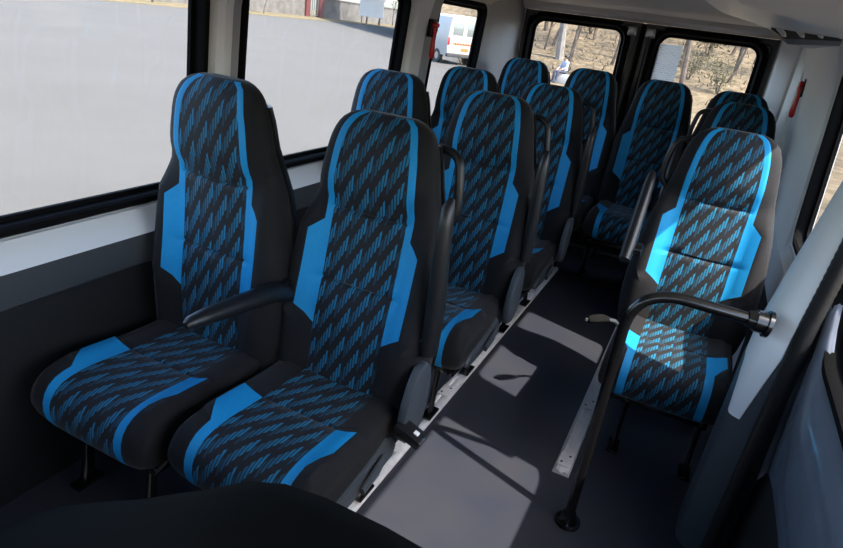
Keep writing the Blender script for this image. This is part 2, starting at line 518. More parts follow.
def make_seat(name, s=1, arm=None, handle=False, belt=False, base=True, grey=True):
    """root at the floor below the point where cushion and backrest meet; s = side (+1 right) of the aisle fittings"""
    t = bpy.data.objects.new(name, None); C.objects.link(t); t.empty_display_size = .05
    backrest(t); cushion(t); back_shell(t)
    if arm: armrest(t, s, arm == 'up', s < 0)
    if handle:
        bm = bmesh.new()
        p = arc_pts([(s*.12,.150,1.195),(s*.172,.135,1.205),(s*.216,.125,1.185),(s*.232,.12,1.10),(s*.232,.125,1.02),(s*.185,.13,.99)], .035, 5)
        tube(bm, p, .0125, n=12)
        link('grab_handle', bm, 'shell', t)
    # frame under the cushion
    bm = bmesh.new()
    for sx in (-.17, .17):
        box(bm, (sx-.015, -.40, .255), (sx+.015, .06, .285), .004)
    for y in (-.38, -.02):
        box(bm, (-.18, y-.015, .258), (.18, y+.015, .283), .004)
    link('seat_frame', bm, 'steel_black', t)
    if base:
        for sx in (s*.10, -s*.17):
            for y0, y1 in ((-.33, -.36), (-.02, .04)):
                bm = bmesh.new()
                tube(bm, [(sx, y0, .262), (sx, (y0+y1)/2, .14), (sx, y1, .032)], [.020,.016,.020], n=8, flat=(.55, 1.3))
                box(bm, (sx-.022, y1-.045, .0245), (sx+.022, y1+.045, .036), .003)
                link('leg', bm, 'steel_black', t)
    if grey:
        # hinge cover: rounded shield beside the joint of cushion and backrest
        bm = bmesh.new()
        prof = [(-.075,.395),(-.08,.44),(-.07,.50),(-.045,.56),(-.01,.60),(.03,.605),(.065,.575),(.08,.51),(.075,.44),(.055,.385),(0,.36),(-.045,.365)]
        x0, x1 = sorted((s*.240, s*.268))
        prism(bm, prof, x0, x1, 'x', bev=.008)
        link('hinge_cover', bm, 'slate', t)
        bm = bmesh.new()
        prof = [(-.40,.315),(-.40,.335),(-.37,.355),(-.28,.366),(-.16,.380),(-.10,.40),(-.07,.39),(-.03,.34),(-.05,.305),(-.15,.300),(-.30,.300),(-.37,.303)]
        x0, x1 = sorted((s*.205, s*.232))
        prism(bm, prof, x0, x1, 'x', bev=.008)
        link('side_cover', bm, 'slate', t)
        bm = bmesh.new()
        tube(bm, [(s*.240,-.13,.36),(s*.246,-.18,.352),(s*.246,-.25,.335)], [.012,.016,.012], n=10, flat=(.7,1.2))
        link('recline_lever', bm, 'slate', t)
    if belt:
        bm = bmesh.new()
        tube(bm, [(s*.24,.0,.36),(s*.262,-.02,.40),(s*.275,-.05,.43)], [.016,.018,.016], n=8, flat=(.45,1.2))
        b = link('buckle_stalk', bm, 'shell', t)
        bm = bmesh.new()
        box(bm, (s*.285-.045,-.10,.415), (s*.285+.045,-.045,.445), .006, rot=Matrix.Rotation(s*.35, 3, 'Y'))
        bk = link('belt_buckle', bm, 'gloss_black', t)
        bm = bmesh.new()
        box(bm, (s*.306-.008,-.082,.4385), (s*.306+.008,-.066,.4415), .001, rot=Matrix.Rotation(s*.35, 3, 'Y'))
        lb = link('white_tag', bm, 'white', bk); lb['label'] = 'white printed tag'
    return t

GL = 'passenger seats left of the aisle'; GR = 'passenger seats right of the aisle'; GB = 'seats of the rearmost row'
def put(o, x, y, z, label, group, rz=0):
    o.location = (x, y, z); o.rotation_euler = (0, 0, rz)
    o['label'] = label; o['category'] = 'seat'; o['group'] = group
    return o
RL = .020                                            # rail height
w1 = make_seat('passenger_seat', 1, 'down', False, False, True, False)
put(w1, -1.275, 1.30, 0, 'front-row window seat by the left wall with its armrest folded down', GL)
a1 = make_seat('passenger_seat', 1, 'up', True, True)
put(a1, -.80, 1.345, 0, 'nearest aisle seat left of the aisle, with a black belt buckle at its side', GL)
def recline(o, ang, sz=1.):
    """tip the whole back of one seat about its hinge"""
    p = Vector((0, .05, .45)); Rm = Matrix.Rotation(-ang, 3, 'X')
    for ch in o.children:
        if ch.name.split('.')[0] in ('backrest', 'back_shell', 'grab_handle'):
            ch.rotation_euler = (-ang, 0, 0); ch.scale = (1, 1, sz)
            ch.location = p - Rm @ Vector((p.x, p.y, p.z*sz))
recline(a1, .06, .972)
w2 = copy_tree(w1)
recline(w1, -.055, 1.0); put(w2, -1.275, 2.28, 0, 'second-row window seat on the left, mostly hidden behind the nearest aisle seat', GL)
w3 = copy_tree(w1); put(w3, -1.275, 3.22, 0, 'third-row window seat on the left, in front of the rear left side window', GL)
a2 = make_seat('passenger_seat', 1, 'up', True, False)
put(a2, -.80, 2.27, 0, 'second-row aisle seat left of the aisle, directly behind the nearest aisle seat', GL)
recline(a2, .02, .985); a3 = copy_tree(a2); put(a3, -.80, 3.18, 0, 'third-row aisle seat left of the aisle, beside the end of the floor rail', GL)
r1 = make_seat('passenger_seat', -1, 'up', True, False, True, False)
put(r1, .10, 2.52, 0, 'sunlit single seat right of the aisle, behind the curved black grab rail', GR)
r2 = copy_tree(r1); recline(r1, .02, .982); put(r2, .125, 3.66, .02, 'single seat right of the aisle, directly behind the sunlit seat', GR)
pl = make_seat('passenger_seat', 1, None, False, False, True, False)
put(pl, -1.27, 4.20, .05, 'rearmost-row seat in the left corner, by the left rear door window', GB)
p2 = copy_tree(pl); put(p2, -.805, 4.20, .05, 'rearmost-row seat second from the left, before the left rear door', GB)
p3 = copy_tree(pl); put(p3, -.335, 4.20, .05, 'rearmost-row seat at the end of the aisle, its whole front in view', GB)
p4 = copy_tree(pl); put(p4, .105, 4.20, .05, 'rearmost-row seat in the right corner, only its top edge showing', GB)

# belt buckle with steel stalk by the sunlit seat
t = thing('seat_belt_buckle', 'black belt buckle on a silver stalk at the aisle side of the sunlit right seat', 'seat belt', (-.155, 2.33, 0))
bm = bmesh.new(); tube(bm, [(.06,.10,.40),(.02,.05,.455),(-.01,.0,.475)], .008, n=8); link('stalk', bm, 'slate', t)
bm = bmesh.new(); tube(bm, [(-.005,.01,.472),(-.03,-.02,.48),(-.062,-.05,.478),(-.075,-.06,.475)], [.017,.025,.025,.018], n=4, flat=(1,.8)); bmesh.ops.bevel(bm, geom=bm.edges[:], offset=.003, segments=2, affect='EDGES')
link('buckle', bm, 'rubber', t)
bm = bmesh.new(); box(bm, (-.084,-.070,.470), (-.074,-.060,.482), .001); link('release_button', bm, 'silver', t)

# ---------------------------------------------------------------- floor rails
def rail(x, y0, y1, label, w=.064):
    t = thing('seat_rail', label, 'rail', (x, y0, 0), 0, 'aluminium seat rails on the floor')
    L = y1-y0
    bm = bmesh.new()
    prism(bm, [(-w/2,0),(-w/2,.006),(-.020,.018),(-.008,.018),(-.008,.010),(.008,.010),(.008,.018),(.020,.018),(w/2-.004,.016),(w/2,.0)], 0, L, 'y')
    link('track', bm, 'rail', t, angle=20)
    n = int(L/.44)+1
    for k in range(n):
        y = .03 + k*.44
        if y+.05 > L: break
        bm = bmesh.new(); box(bm, (-.026, y, .0175), (.026, y+.085, .0225), .002); pl_ = link('end_plate', bm, 'rail', t)
        for px, py in ((-.012,.020),(.012,.065)):
            bm = bmesh.new(); cyl(bm, (px, y+py, .0228), (0,0,1), .0048, .0025, 10)
            link('bolt_hole', bm, 'dark_hole', pl_)
    return t
rail(-.715, 1.16, 3.98, 'long aluminium floor rail beside the seats left of the aisle')
rail(-.145, 1.90, 3.95, 'aluminium floor rail beside the seats right of the aisle')

# ---------------------------------------------------------------- grab rail
t = thing('grab_rail', 'curved black tubular grab rail from the floor to the right-hand pillar', 'handrail', (-.065, 1.68, 0))
bm = bmesh.new()
tube(bm, arc_pts([(0,0,.012),(0,0,.30),(-.004,.0,.885),(.29,.03,.872),(.345,.035,.868)], .17, 12), .0165, n=20)
link('rail_tube', bm, 'steel_black', t)
bm = bmesh.new()
cyl(bm, (0,0,.006), (0,0,1), .043, .010, 28); tube(bm, [(0,0,.01),(0,0,.022),(0,0,.045)], [.034,.026,.021], n=24)
link('floor_flange', bm, 'steel_black', t)
bm = bmesh.new()
tube(bm, [(.290,.030,.872),(.308,.032,.871),(.310,.032,.871),(.335,.034,.869),(.336,.034,.869),(.346,.035,.868)], [.022,.026,.030,.030,.037,.037], n=24)
link('wall_flange', bm, 'steel_black', t)

# ---------------------------------------------------------------- room shell
XR = lambda z: .440 - .055*max(0, (z-.83))/.83 - .0*z
XL = lambda z: -1.600 + .055*max(0, (z-.83))/.83
def fl(u, v, d): return Vector((XL(v)-d, u, v))          # d outward
def fr(u, v, d): return Vector((XR(v)+d, u, v))
def fb(u, v, d): return Vector((u, 4.58+d, v))
Y0, Y1, ZC = -1.7, 4.62, 1.70
bm = bmesh.new(); box(bm, (-1.66, Y0, -.05), (.50, 4.66, 0)); struct(link('floor', bm, 'floor', smooth=False))
bm = bmesh.new(); box(bm, (-1.72, Y0-.1, ZC), (.56, 4.75, ZC+.06)); struct(link('ceiling', bm, 'ceil', smooth=False))
# roof coves between ceiling and side walls
for s, X, nm in ((-1, XL, 'trim_1'), (1, XR, 'trim_2')):
    bm = bmesh.new()
    x0 = X(1.62); pr = [(x0 + s*.03, 1.615), (x0, 1.625)]
    for k in range(1, 9):
        a = .5*PI*k/8; pr.append((x0 - s*.115*(1-math.cos(a)), 1.625 + .07*math.sin(a)))
    pr += [(x0 - s*.115, ZC+.01), (x0 + s*.03, ZC+.01)]
    prism(bm, pr, Y0, 4.58, 'y'); struct(link(nm, bm, 'ceil', angle=50))

LW = [(.18, 1.575, .845, 1.585), (1.775, 2.96, .845, 1.585), (3.34, 4.06, .845, 1.60)]
RW = [(1.98, 2.86, .85, 1.53)]
lh = [rrect(a+.0, c, b, d, .055) for a, b, c, d in LW] + [rrect(-1.3, .90, -.1, 1.5, .055)]  # last opening is out of view, sized to let light in
for o in [panel([(Y0, 0), (4.62, 0), (4.62, ZC), (Y0, ZC)], lh, fl, .05)]:
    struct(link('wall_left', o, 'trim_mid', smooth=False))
rh = [rrect(a, c, b, d, .06) for a, b, c, d in RW]
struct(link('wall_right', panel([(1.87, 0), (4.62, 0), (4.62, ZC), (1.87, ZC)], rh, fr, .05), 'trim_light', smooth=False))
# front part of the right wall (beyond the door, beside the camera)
struct(link('wall_right', panel([(Y0, 0), (.22, 0), (.22, ZC), (Y0, ZC)], [rrect(-1.3, .90, -.1, 1.5, .06)], fr, .05), 'trim_mid', smooth=False))  # opening out of view, sized to let light in
bm = panel([(-1.66, 0), (.50, 0), (.50, ZC), (-1.66, ZC)], [rrect(-1.5, 1.0, .34, 1.6, .08)], lambda u, v, d: Vector((u, Y0-d, v)), .05)  # windscreen opening out of view, sized for the light it admits
struct(link('wall_front', bm, 'trim_mid', smooth=False))

def window(n, path, fn, label, inner=.02):
    t = bpy.data.objects.new('window_%d' % n, None); C.objects.link(t); struct(t, label)
    bm = bmesh.new()
    ring(bm, path, [(.026, -.002), (.018, -.012), (.0, -.014), (-.006, -.004), (-.004, .030), (-.020, .030), (-.020, .044), (.004, .046)], fn)
    link('seal', bm, 'rubber', t, angle=35)
    pp = [p for p in path]
    g = bmesh.new()
    cx = sum(p[0] for p in pp)/len(pp); cy = sum(p[1] for p in pp)/len(pp)
    link('pane', pane(pp, fn, .034, .038), 'glass', t, smooth=False)
    return t
names = ['side window by the front-row seats on the left', 'side window beside the second row on the left', 'narrow rear side window on the left']
for k, w in enumerate(LW):
    window(k+1, lh[k], fl, names[k])
window(4, lh[3], fl, 'unseen side window on the left ahead of the first row, sized for light')
for k, w in enumerate(RW): window(5+k, rh[k], fr, ['side window beside the sunlit seat on the right', 'rear side window on the right'][k])

# ledge and bands beneath the left windows
bm = bmesh.new()
prism(bm, [(-1.605,.812),(-1.592,.812),(-1.548,.752),(-1.542,.742),(-1.60,.742)], Y0+.01, 4.55, 'y')
struct(link('trim_3', bm, 'trim_light', angle=30), 'pale sloping ledge under the left windows')
bm = bmesh.new()
prism(bm, [(-1.60,.742),(-1.545,.742),(-1.550,.640),(-1.560,.632),(-1.60,.632)], Y0+.01, 4.55, 'y')
struct(link('trim_4', bm, 'band', angle=30), 'dark grey band under the left ledge')
bm = bmesh.new()
prism(bm, [(-1.60,.632),(-1.568,.632),(-1.562,.30),(-1.575,.0),(-1.60,.0)], Y0+.01, 4.55, 'y')
struct(link('trim_5', bm, 'lower', angle=30), 'black lower lining of the left wall')
# right side
bm = bmesh.new()
prism(bm, [(.445,.80),(.430,.80),(.405,.765),(.402,.60),(.445,.60)], 1.90, 4.55, 'y')
struct(link('trim_6', bm, 'trim_light', angle=30), 'pale ledge under the right windows')
bm = bmesh.new()
prism(bm, [(.445,.60),(.408,.60),(.412,.0),(.445,.0)], 1.90, 4.55, 'y')
struct(link('trim_7', bm, 'lower', angle=30), 'dark lower lining of the right wall')

# left pillars : ridge; its lit front face and shaded rest are painted in two greys
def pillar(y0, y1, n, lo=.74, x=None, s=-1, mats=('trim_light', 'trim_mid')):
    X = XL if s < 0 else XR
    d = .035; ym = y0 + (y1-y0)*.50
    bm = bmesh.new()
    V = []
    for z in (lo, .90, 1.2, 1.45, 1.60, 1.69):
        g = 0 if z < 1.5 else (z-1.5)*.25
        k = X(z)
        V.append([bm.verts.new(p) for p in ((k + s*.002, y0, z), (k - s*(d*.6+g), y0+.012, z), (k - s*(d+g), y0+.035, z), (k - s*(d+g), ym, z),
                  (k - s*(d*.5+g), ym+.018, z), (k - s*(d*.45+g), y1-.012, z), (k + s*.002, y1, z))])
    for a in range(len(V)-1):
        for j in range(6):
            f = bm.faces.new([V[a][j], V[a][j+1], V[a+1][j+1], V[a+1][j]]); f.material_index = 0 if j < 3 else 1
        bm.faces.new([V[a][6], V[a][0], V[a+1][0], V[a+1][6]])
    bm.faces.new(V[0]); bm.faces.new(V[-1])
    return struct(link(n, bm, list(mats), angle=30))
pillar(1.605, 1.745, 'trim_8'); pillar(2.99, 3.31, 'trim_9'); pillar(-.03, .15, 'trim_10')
V = []
for z in (0., .5, .86, 1.2, 1.45, 1.60, 1.69):
    k = XR(z); g = 0 if z < 1.5 else (z-1.5)*.25; q = 0 if z > .7 else .0
    V.append([(k+.01, 2.915, z), (k-.018-g, 2.925, z), (k-.030-g, 2.95, z), (k-.034-g, 3.45, z), (k-.034-g, 4.03, z), (k-.026-g, 4.05, z), (k+.01, 4.055, z)])
struct(link('trim_11', loft(V), 'trim_light', angle=30), 'light grey pillar panel behind the right window')
bm = bmesh.new(); tube(bm, [(XR(z)-.006, 4.085, z) for z in (.02, .86, 1.62)], .022, n=8); struct(link('trim_19', bm, 'rubber'), 'black strip for the shade of the groove beside the rear right corner trim')  # black strip fills the gap, so the groove's shade is a colour

# rear corner trims
bm = bmesh.new()
prism(bm, [(-1.60,4.07),(-1.565,4.09),(-1.535,4.20),(-1.505,4.38),(-1.47,4.50),(-1.445,4.58),(-1.60,4.60)], .0, 1.69, 'z', bev=.006)
struct(link('trim_12', bm, 'trim_mid', angle=40), 'grey rear left corner trim')
bm = bmesh.new()
prism(bm, [(.45,4.115),(.398,4.12),(.384,4.14),(.376,4.165),(.386,4.173),(.384,4.185),(.366,4.192),(.352,4.25),(.336,4.31),(.344,4.318),(.338,4.328),(.322,4.330),(.268,4.42),(.235,4.47),(.230,4.60),(.45,4.60)], .0, 1.69, 'z', bev=.006)
struct(link('trim_13', bm, 'trim_light', angle=40), 'light grey rear right corner trim')
# rear surround and header
struct(link('wall_rear', panel([(-1.66, 0), (.50, 0), (.50, 1.75), (-1.66, 1.75)], [[(-1.44, .02), (.225, .02), (.225, 1.648), (-1.44, 1.648)]], fb, .08), 'trim_mid', smooth=False))
bm = bmesh.new(); prism(bm, [(4.52,1.705),(4.52,1.672),(4.55,1.650),(4.60,1.648),(4.60,1.705)], -1.45, .30, 'x'); struct(link('trim_14', bm, 'ceil', angle=30), 'header strip above the rear doors')

# rear doors
def rear_door(n, x0, x1, hole, label, hinge):
    t = bpy.data.objects.new('door_%d' % n, None); C.objects.link(t); struct(t, label)
    path = rrect(*hole, .085, 8)
    bm = panel([(x0, .02), (x1, .02), (x1, 1.645), (x0, 1.645)], [path], lambda u, v, d: Vector((u, 4.59+d, v)), .05)
    link('door_panel', bm, 'doorblack', t, smooth=False)
    f2 = lambda u, v, d: Vector((u, 4.59+d, v))
    bm = bmesh.new(); ring(bm, path, [(.045, -.001), (.038, -.018), (.010, -.022), (.0, -.006), (-.004, .02), (-.022, .022), (-.022, .040), (.004, .045)], f2)
    link('window_seal', bm, 'rubber', t, angle=35)
    link('pane', pane(path, f2, .028, .032), 'glass', t, smooth=False)
    bm = bmesh.new()   # raised inner frame
    ring(bm, rrect(x0+.02, .06, x1-.02, 1.625, .05), [(.0, .0), (.0, -.018), (-.012, -.02), (-.018, 0)], f2)
    link('inner_frame', bm, 'doorblack', t, angle=35)
    for z in (1.585,):
        hx = hinge
        bm = bmesh.new()
        box(bm, (hx-.030, 4.545, z-.028), (hx+.030, 4.585, z+.030), .006)
        cyl(bm, (hx+.004, 4.538, z+.004), (0,1,0), .014, .02, 14); cyl(bm, (hx-.02, 4.54, z-.016), (0,1,0), .008, .016, 12)
        link('latch', bm, 'silver', t)
    return t
rear_door(1, -1.44, -.612, (-1.375, .79, -.715, 1.60), 'left rear door with a window', -.665)
rear_door(2, -.592, .225, (-.495, .79, .145, 1.60), 'right rear door with a window', -.545)
bm = bmesh.new(); tube(bm, [(-.602, 4.575, .03), (-.602, 4.572, .8), (-.602, 4.575, 1.64)], .016, n=8)
struct(link('trim_15', bm, 'rubber'), 'rubber seal between the rear doors')

# paper notice taped inside the right rear window
t = thing('paper_notice', 'white printed sheet of paper taped to the right rear door window', 'paper', (-.405, 4.612, 1.40))
bm = bmesh.new(); box(bm, (-.078, -.0006, -.135), (.078, .0006, .135)); link('sheet', bm, 'paper', t, smooth=False)
# ---------------------------------------------------------------- door pillar and sliding door
def psec(z):
    # plan outline of the door pillar at height z
    sh = .07*(.9-z) if z < .9 else .10*(.9-z)
    dx = .0 if z < .9 else .035*(z-.9)
    lx = 0 if z < .7 else (z-.7)*.095
    base = [(.276,1.90),(.272,1.80),(.278,1.765),(.296,1.742),(.335,1.715),(.352,1.712),(.375,1.74),(.44,1.80),(.44,1.92)]
    return [(x+dx + lx*(1 if j < 3 else (.7 if j == 3 else (.25 if j == 4 else 0))), y+sh, z) for j, (x, y) in enumerate(base)]
zz = [0.0,.2,.4,.55,.7,.85,1.0,1.2,1.4,1.6,1.69]
struct(link('trim_16', loft([psec(z) for z in zz]), 'slate', angle=50), 'dark lower part of the door pillar')
def csec(z):
    w = 1.0
    p = psec(z)
    inset = 0 if z > .78 else (.78-z)/.24
    a = []
    out = [(-.004,.0),(-.006,-.002),(-.006,-.004),(-.004,-.006),(.0,-.006)]
    pts = [p[0], p[1], p[2], p[3], p[4]]
    if inset > 0:   # the cover tapers to a rounded point at its foot
        c = (Vector(p[2])*.5+Vector(p[3])*.5)
        pts = [Vector(q)*(1-inset*.62)+c*(inset*.62) for q in pts]
    O = [Vector((q[0]+o[0], q[1]+o[1], z)) for q, o in zip(pts, out)]
    I = [Vector((q[0]+.012, q[1]+.012, z)) for q in reversed(pts)]
    return O + I
struct(link('trim_17', loft([csec(z) for z in (.545,.56,.60,.66,.72,.78,.85,1.0,1.2,1.4,1.6,1.69)]), 'trim_light', angle=50), 'light grey upper cover of the door pillar')
# ribbed rubber seal of the door opening
bm = bmesh.new()
pts = []
for k in range(160):
    z = .01 + 1.62*k/159
    p = psec(z); q = Vector(p[5]); pts.append((q.x+.012, q.y-.004, z))
tube(bm, pts, [.021 + (.0016 if k % 2 else 0) for k in range(160)], n=12)
struct(link('trim_18', bm, 'shell', angle=80), 'ribbed black rubber seal of the sliding door opening')

XD = .425
def fd(u, v, d):
    k = .055*max(0, v-.86)
    b = .0
    return Vector((XD - k + d, u, v))
t = bpy.data.objects.new('door_3', None); C.objects.link(t); struct(t, 'closed sliding side door with a window')
dh = rrect(.42, .845, 1.74, 1.50, [.10, .16, .10, .10], 8)
link('door_panel', panel([(.22, .0), (1.93, .0), (1.93, ZC), (.22, ZC)], [dh], fd, .045), 'lower', t, smooth=False)
bm = bmesh.new()
# painted sill panel under the window, bulging inward and curling up at its rear end
pr = [(.0,.800),(-.010,.797),(-.026,.782),(-.036,.75),(-.040,.71),(-.038,.64),(-.028,.56),(-.012,.48),(.0,.44)]
V = []
for (y, lift, sc_) in ((.24,0,1),(.6,0,1),(1.0,0,1),(1.3,0,1),(1.45,.0,1.0),(1.56,.02,.95),(1.64,.055,.85),(1.70,.11,.72),(1.745,.19,.6),(1.77,.30,.5),(1.78,.45,.45),(1.785,.62,.4)):
    V.append([bm.verts.new((XD - .055*max(0, z+lift-.86)*1.0 + dx*sc_, y if True else 0, (z if z > .8 else z) + lift*(1 if z > .6 else (z-.46)/.14))) for dx, z in pr])
for a in range(len(V)-1):
    for j in range(len(pr)-1): bm.faces.new([V[a][j], V[a][j+1], V[a+1][j+1], V[a+1][j]])
bmesh.ops.solidify(bm, geom=bm.faces[:], thickness=.004)
link('sill_panel', bm, 'slate_paint', t, angle=60)
bm = bmesh.new()
ring(bm, dh, [(.034, -.001), (.030, -.012), (.020, -.020), (.006, -.018), (-.002, -.004), (-.006, .014), (-.020, .016), (-.020, .030), (.004, .034)], fd)
link('window_seal', bm, 'rubber', t, angle=35)
link('pane', pane(dh, fd, .020, .024), 'glass', t, smooth=False)

# ---------------------------------------------------------------- hammers
def hammer(loc, rz, tilt, label, s=1):
    t = thing('emergency_hammer', label, 'emergency hammer', loc, rz, 'red emergency hammers on the pillars')
    t.rotation_euler = (0, tilt, rz); t.scale = (1.15, 1.15, 1.15)
    bm = bmesh.new(); box(bm, (-.004, -.028, -.005), (.020, .028, .075), .004)
    hd = link('holder', bm, 'shell', t)
    bm = bmesh.new()
    tube(bm, [(.022,0,.06),(.024,0,.03),(.022,0,.0),(.022,0,-.04),(.022,0,-.085),(.022,0,-.10)], [.014,.016,.010,.013,.016,.010], n=12, flat=(.8,1))
    tube(bm, [(.022,-.026,.050),(.024,-.018,.050),(.024,.018,.050),(.022,.026,.050)], [.006,.013,.013,.006], n=10)
    link('hammer', bm, 'red', t)
    return t
hammer((XL(1.4)+.040, 3.20, 1.405), 0, 0, 'red emergency hammer on the pillar between the left windows')
hammer((.381, 3.86, 1.368), PI, 0, 'red emergency hammer on the rear right corner pillar')

# ---------------------------------------------------------------- ceiling duct and vents
t = thing('overhead_duct', 'grey moulded air duct along the ceiling above the right seats', 'air duct', (0, 0, 0))
def plan_body(poly, z0, z1, bev=.012):
    bm = bmesh.new(); prism(bm, poly, z0, z1, 'z', bev=bev); return bm
bm = bmesh.new()
S = []
for y, xl, zb in ((1.2,-.115,1.615),(1.7,-.10,1.612),(2.0,-.065,1.608),(2.5,.070,1.605),(3.0,.145,1.605),(3.7,.225,1.608),(4.3,.27,1.62)):
    S.append([(xl-.03, y, 1.70), (xl-.012, y, zb+.03), (xl, y, zb+.006), (xl+.03, y, zb), (max(xl+.06, .33), y, zb-.010), (.40, y, zb-.01), (.43, y, 1.70)])
link('duct_body', loft(S), 'duct', t, angle=35)
bm = loft([[(x, y, z) for x, y, z in ((-.05,-1.5,1.70),(-.045,-1.5,1.60),(.39,-1.5,1.575),(.42,-1.5,1.70))],
           [(-.05,1.0,1.70),(-.045,1.0,1.60),(.39,1.0,1.575),(.42,1.0,1.70)],
           [(-.03,1.45,1.70),(-.02,1.42,1.60),(.39,1.60,1.575),(.42,1.60,1.70)],
           [(.06,1.70,1.70),(.08,1.68,1.605),(.39,2.05,1.575),(.42,2.05,1.70)]])
link('front_cover', bm, 'ceil', t, angle=35)
bm = loft([[(.06,2.30,1.66),(.075,2.30,1.60),(.12,2.30,1.578),(.27,2.30,1.590),(.31,2.30,1.66)],
           [(.10,2.55,1.66),(.11,2.55,1.59),(.15,2.55,1.570),(.30,2.55,1.585),(.34,2.55,1.66)],
           [(.20,2.95,1.66),(.21,2.95,1.60),(.24,2.95,1.592),(.31,2.95,1.60),(.35,2.95,1.66)]])
link('vent_housing', bm, 'shell', t, angle=30)
for k in range(4):
    v = bmesh.new()
    c = Vector((.105+.048*k, 2.285-.012*k, 1.598+.004*k))
    tube(v, [(c.x-.020, c.y, c.z+.016), (c.x-.012, c.y-.006, c.z+.008), (c.x+.010, c.y-.006, c.z-.010), (c.x+.016, c.y, c.z-.014)], [.003, .008, .008, .003], n=10, flat=(1, .8))
    link('vent_flap', v, 'duct', t)
v = bmesh.new(); tube(v, [(.255,2.26,1.632),(.31,2.28,1.598)], [.016,.016], n=16); link('vent_nozzle', v, 'duct', t)

# ---------------------------------------------------------------- foreground: backrest of the front bench
bm = bmesh.new()
top = [(-1.05,.46),(-.98,.53),(-.91,.59),(-.80,.68),(-.70,.745),(-.60,.805),(-.52,.86),(-.46,.90),(-.40,.945),(-.34,.972),(-.28,.982),(-.2,.983),(-.1,.975),(-.02,.95),(.03,.90)]
V = []
for x, zt in top:
    V.append([bm.verts.new(p) for p in ((x,.31,.30),(x,.32,zt-.08),(x,.345,zt-.03),(x,.385,zt-.005),(x,.43,zt),(x,.465,zt-.01),(x,.49,zt-.045),(x,.50,zt-.12),(x,.51,.30))])
for a in range(len(V)-1):
    for j in range(8): bm.faces.new([V[a][j], V[a][j+1], V[a+1][j+1], V[a+1][j]])
    bm.faces.new([V[a][8], V[a][0], V[a+1][0], V[a+1][8]])
bm.faces.new(V[0]); bm.faces.new(V[-1])
t = thing('front_bench', 'black fabric back of the front bench in the near foreground', 'seat', (0,0,0))
link('backrest', bm, 'matte_black', t, angle=60)
bm = bmesh.new(); box(bm, (-1.0, -.10, .02), (-.0, .36, .44), .03); link('cushion', bm, 'black_fab', t)
bm = bmesh.new(); box(bm, (-.98, -.06, .0), (-.02, .48, .31), .01); link('base', bm, 'shell', t)

# ---------------------------------------------------------------- outside
GZ = -.6
bm = bmesh.new(); box(bm, (-46, -60, GZ-.2), (60, 190, GZ)); struct(link('ground', bm, 'concrete', smooth=False))
# dry bank behind the vehicle
bm = bmesh.new(); nx, ny = 60, 44
rr = random.Random(5)
def bank_h(x, y):
    e = max(0, min(1, (y-31)/40)); e2 = max(0, min(1, (x-5)/25))
    return 7.5*e**1.25 + 2.5*e2
G = []
for a in range(ny+1):
    row = []
    for b in range(nx+1):
        y = 6 + 74*(a/ny)**1.2; xl = -.315*y if y < 31 else -9.76 - (y-31)*.9
        x = xl + (48-xl)*(b/nx)
        z = GZ + .01 + bank_h(x, y) + (rr.random()-.5)*.06*min(1, max(0, (y-30)/6))
        row.append(bm.verts.new((x, y, z)))
    G.append(row)
for a in range(ny):
    for b in range(nx): bm.faces.new([G[a][b], G[a][b+1], G[a+1][b+1], G[a+1][b]])
struct(link('ground', bm, 'drygrass', angle=180), 'dry grassy bank behind the vehicle')
bm = bmesh.new(); box(bm, (3, -60, GZ-.1), (60, 6.2, GZ+.02)); struct(link('ground', bm, 'drygrass', smooth=False), 'dry grass to the right of the vehicle')
bm = bmesh.new(); box(bm, (-90, -60, GZ-.2), (-46, 190, GZ+.05)); struct(link('ground', bm, 'verge', smooth=False), 'grass verge at the far edge of the yard')

def tree_mesh(h, seed, nb=7, r=.16, lean=.0, thin=1.):
    rr = random.Random(seed); bm = bmesh.new()
    def limb(p, d, L, r, depth):
        pts = [p]; rads = [r]
        for k in range(5):
            d = (d + Vector((rr.uniform(-.18,.18), rr.uniform(-.18,.18), rr.uniform(-.03,.10)))).normalized()
            p = p + d*L/5; pts.append(p); rads.append(r*(1-.14*(k+1)))
            if depth < 2 and k >= (1 if depth == 0 else 0):
                for _ in range(2 if depth == 0 else 1):
                    a = rr.uniform(0, 2*PI)
                    dd = (d*.6 + Vector((math.cos(a), math.sin(a), rr.uniform(.2,.9)))*.7).normalized()
                    limb(p, dd, L*rr.uniform(.35,.6), rads[-1]*.55, depth+1)
        tube(bm, pts, rads, n=6 if depth else 8); ends.append(pts[-1]); mids.append(pts[3])
    ends, mids = [], []
    limb(Vector((0,0,-.3)), Vector((lean, 0, 1)).normalized(), h, r, 0)
    return bm, ends+mids
def crown(pts, seed, n=26, size=.10, spread=.7):
    rr = random.Random(seed); bm = bmesh.new()
    for p in pts:
        for _ in range(n):
            c = p + Vector((rr.gauss(0,spread), rr.gauss(0,spread), rr.gauss(0,spread*.7)))
            if c.z < .1: c.z = .1+rr.random()*.4
            a = Vector((rr.uniform(-1,1), rr.uniform(-1,1), rr.uniform(-1,1))).normalized()*size*rr.uniform(.6,1.5)
            b = a.cross(Vector((rr.uniform(-1,1), rr.uniform(-1,1), rr.uniform(-1,1)))).normalized()*size*.45
            bm.faces.new([bm.verts.new(c-a), bm.verts.new(c+b), bm.verts.new(c+a), bm.verts.new(c-b)])
    return bm
protos = []
for k, (h, r, bark, leafn) in enumerate(((6.5,.13,'bark',5),(8,.20,'palebark',6),(5,.09,'bark',7),(7,.10,'bark',3))):
    t = thing('tree', 'x', 'tree'); bm, ends = tree_mesh(h, 11+k, r=r, lean=(.1,-.05,.3,-.2)[k])
    link('trunk', bm, bark, t); link('foliage', crown(ends, 31+k, n=leafn, size=.11, spread=.55), 'leaf', t, smooth=False)
    protos.append(t)
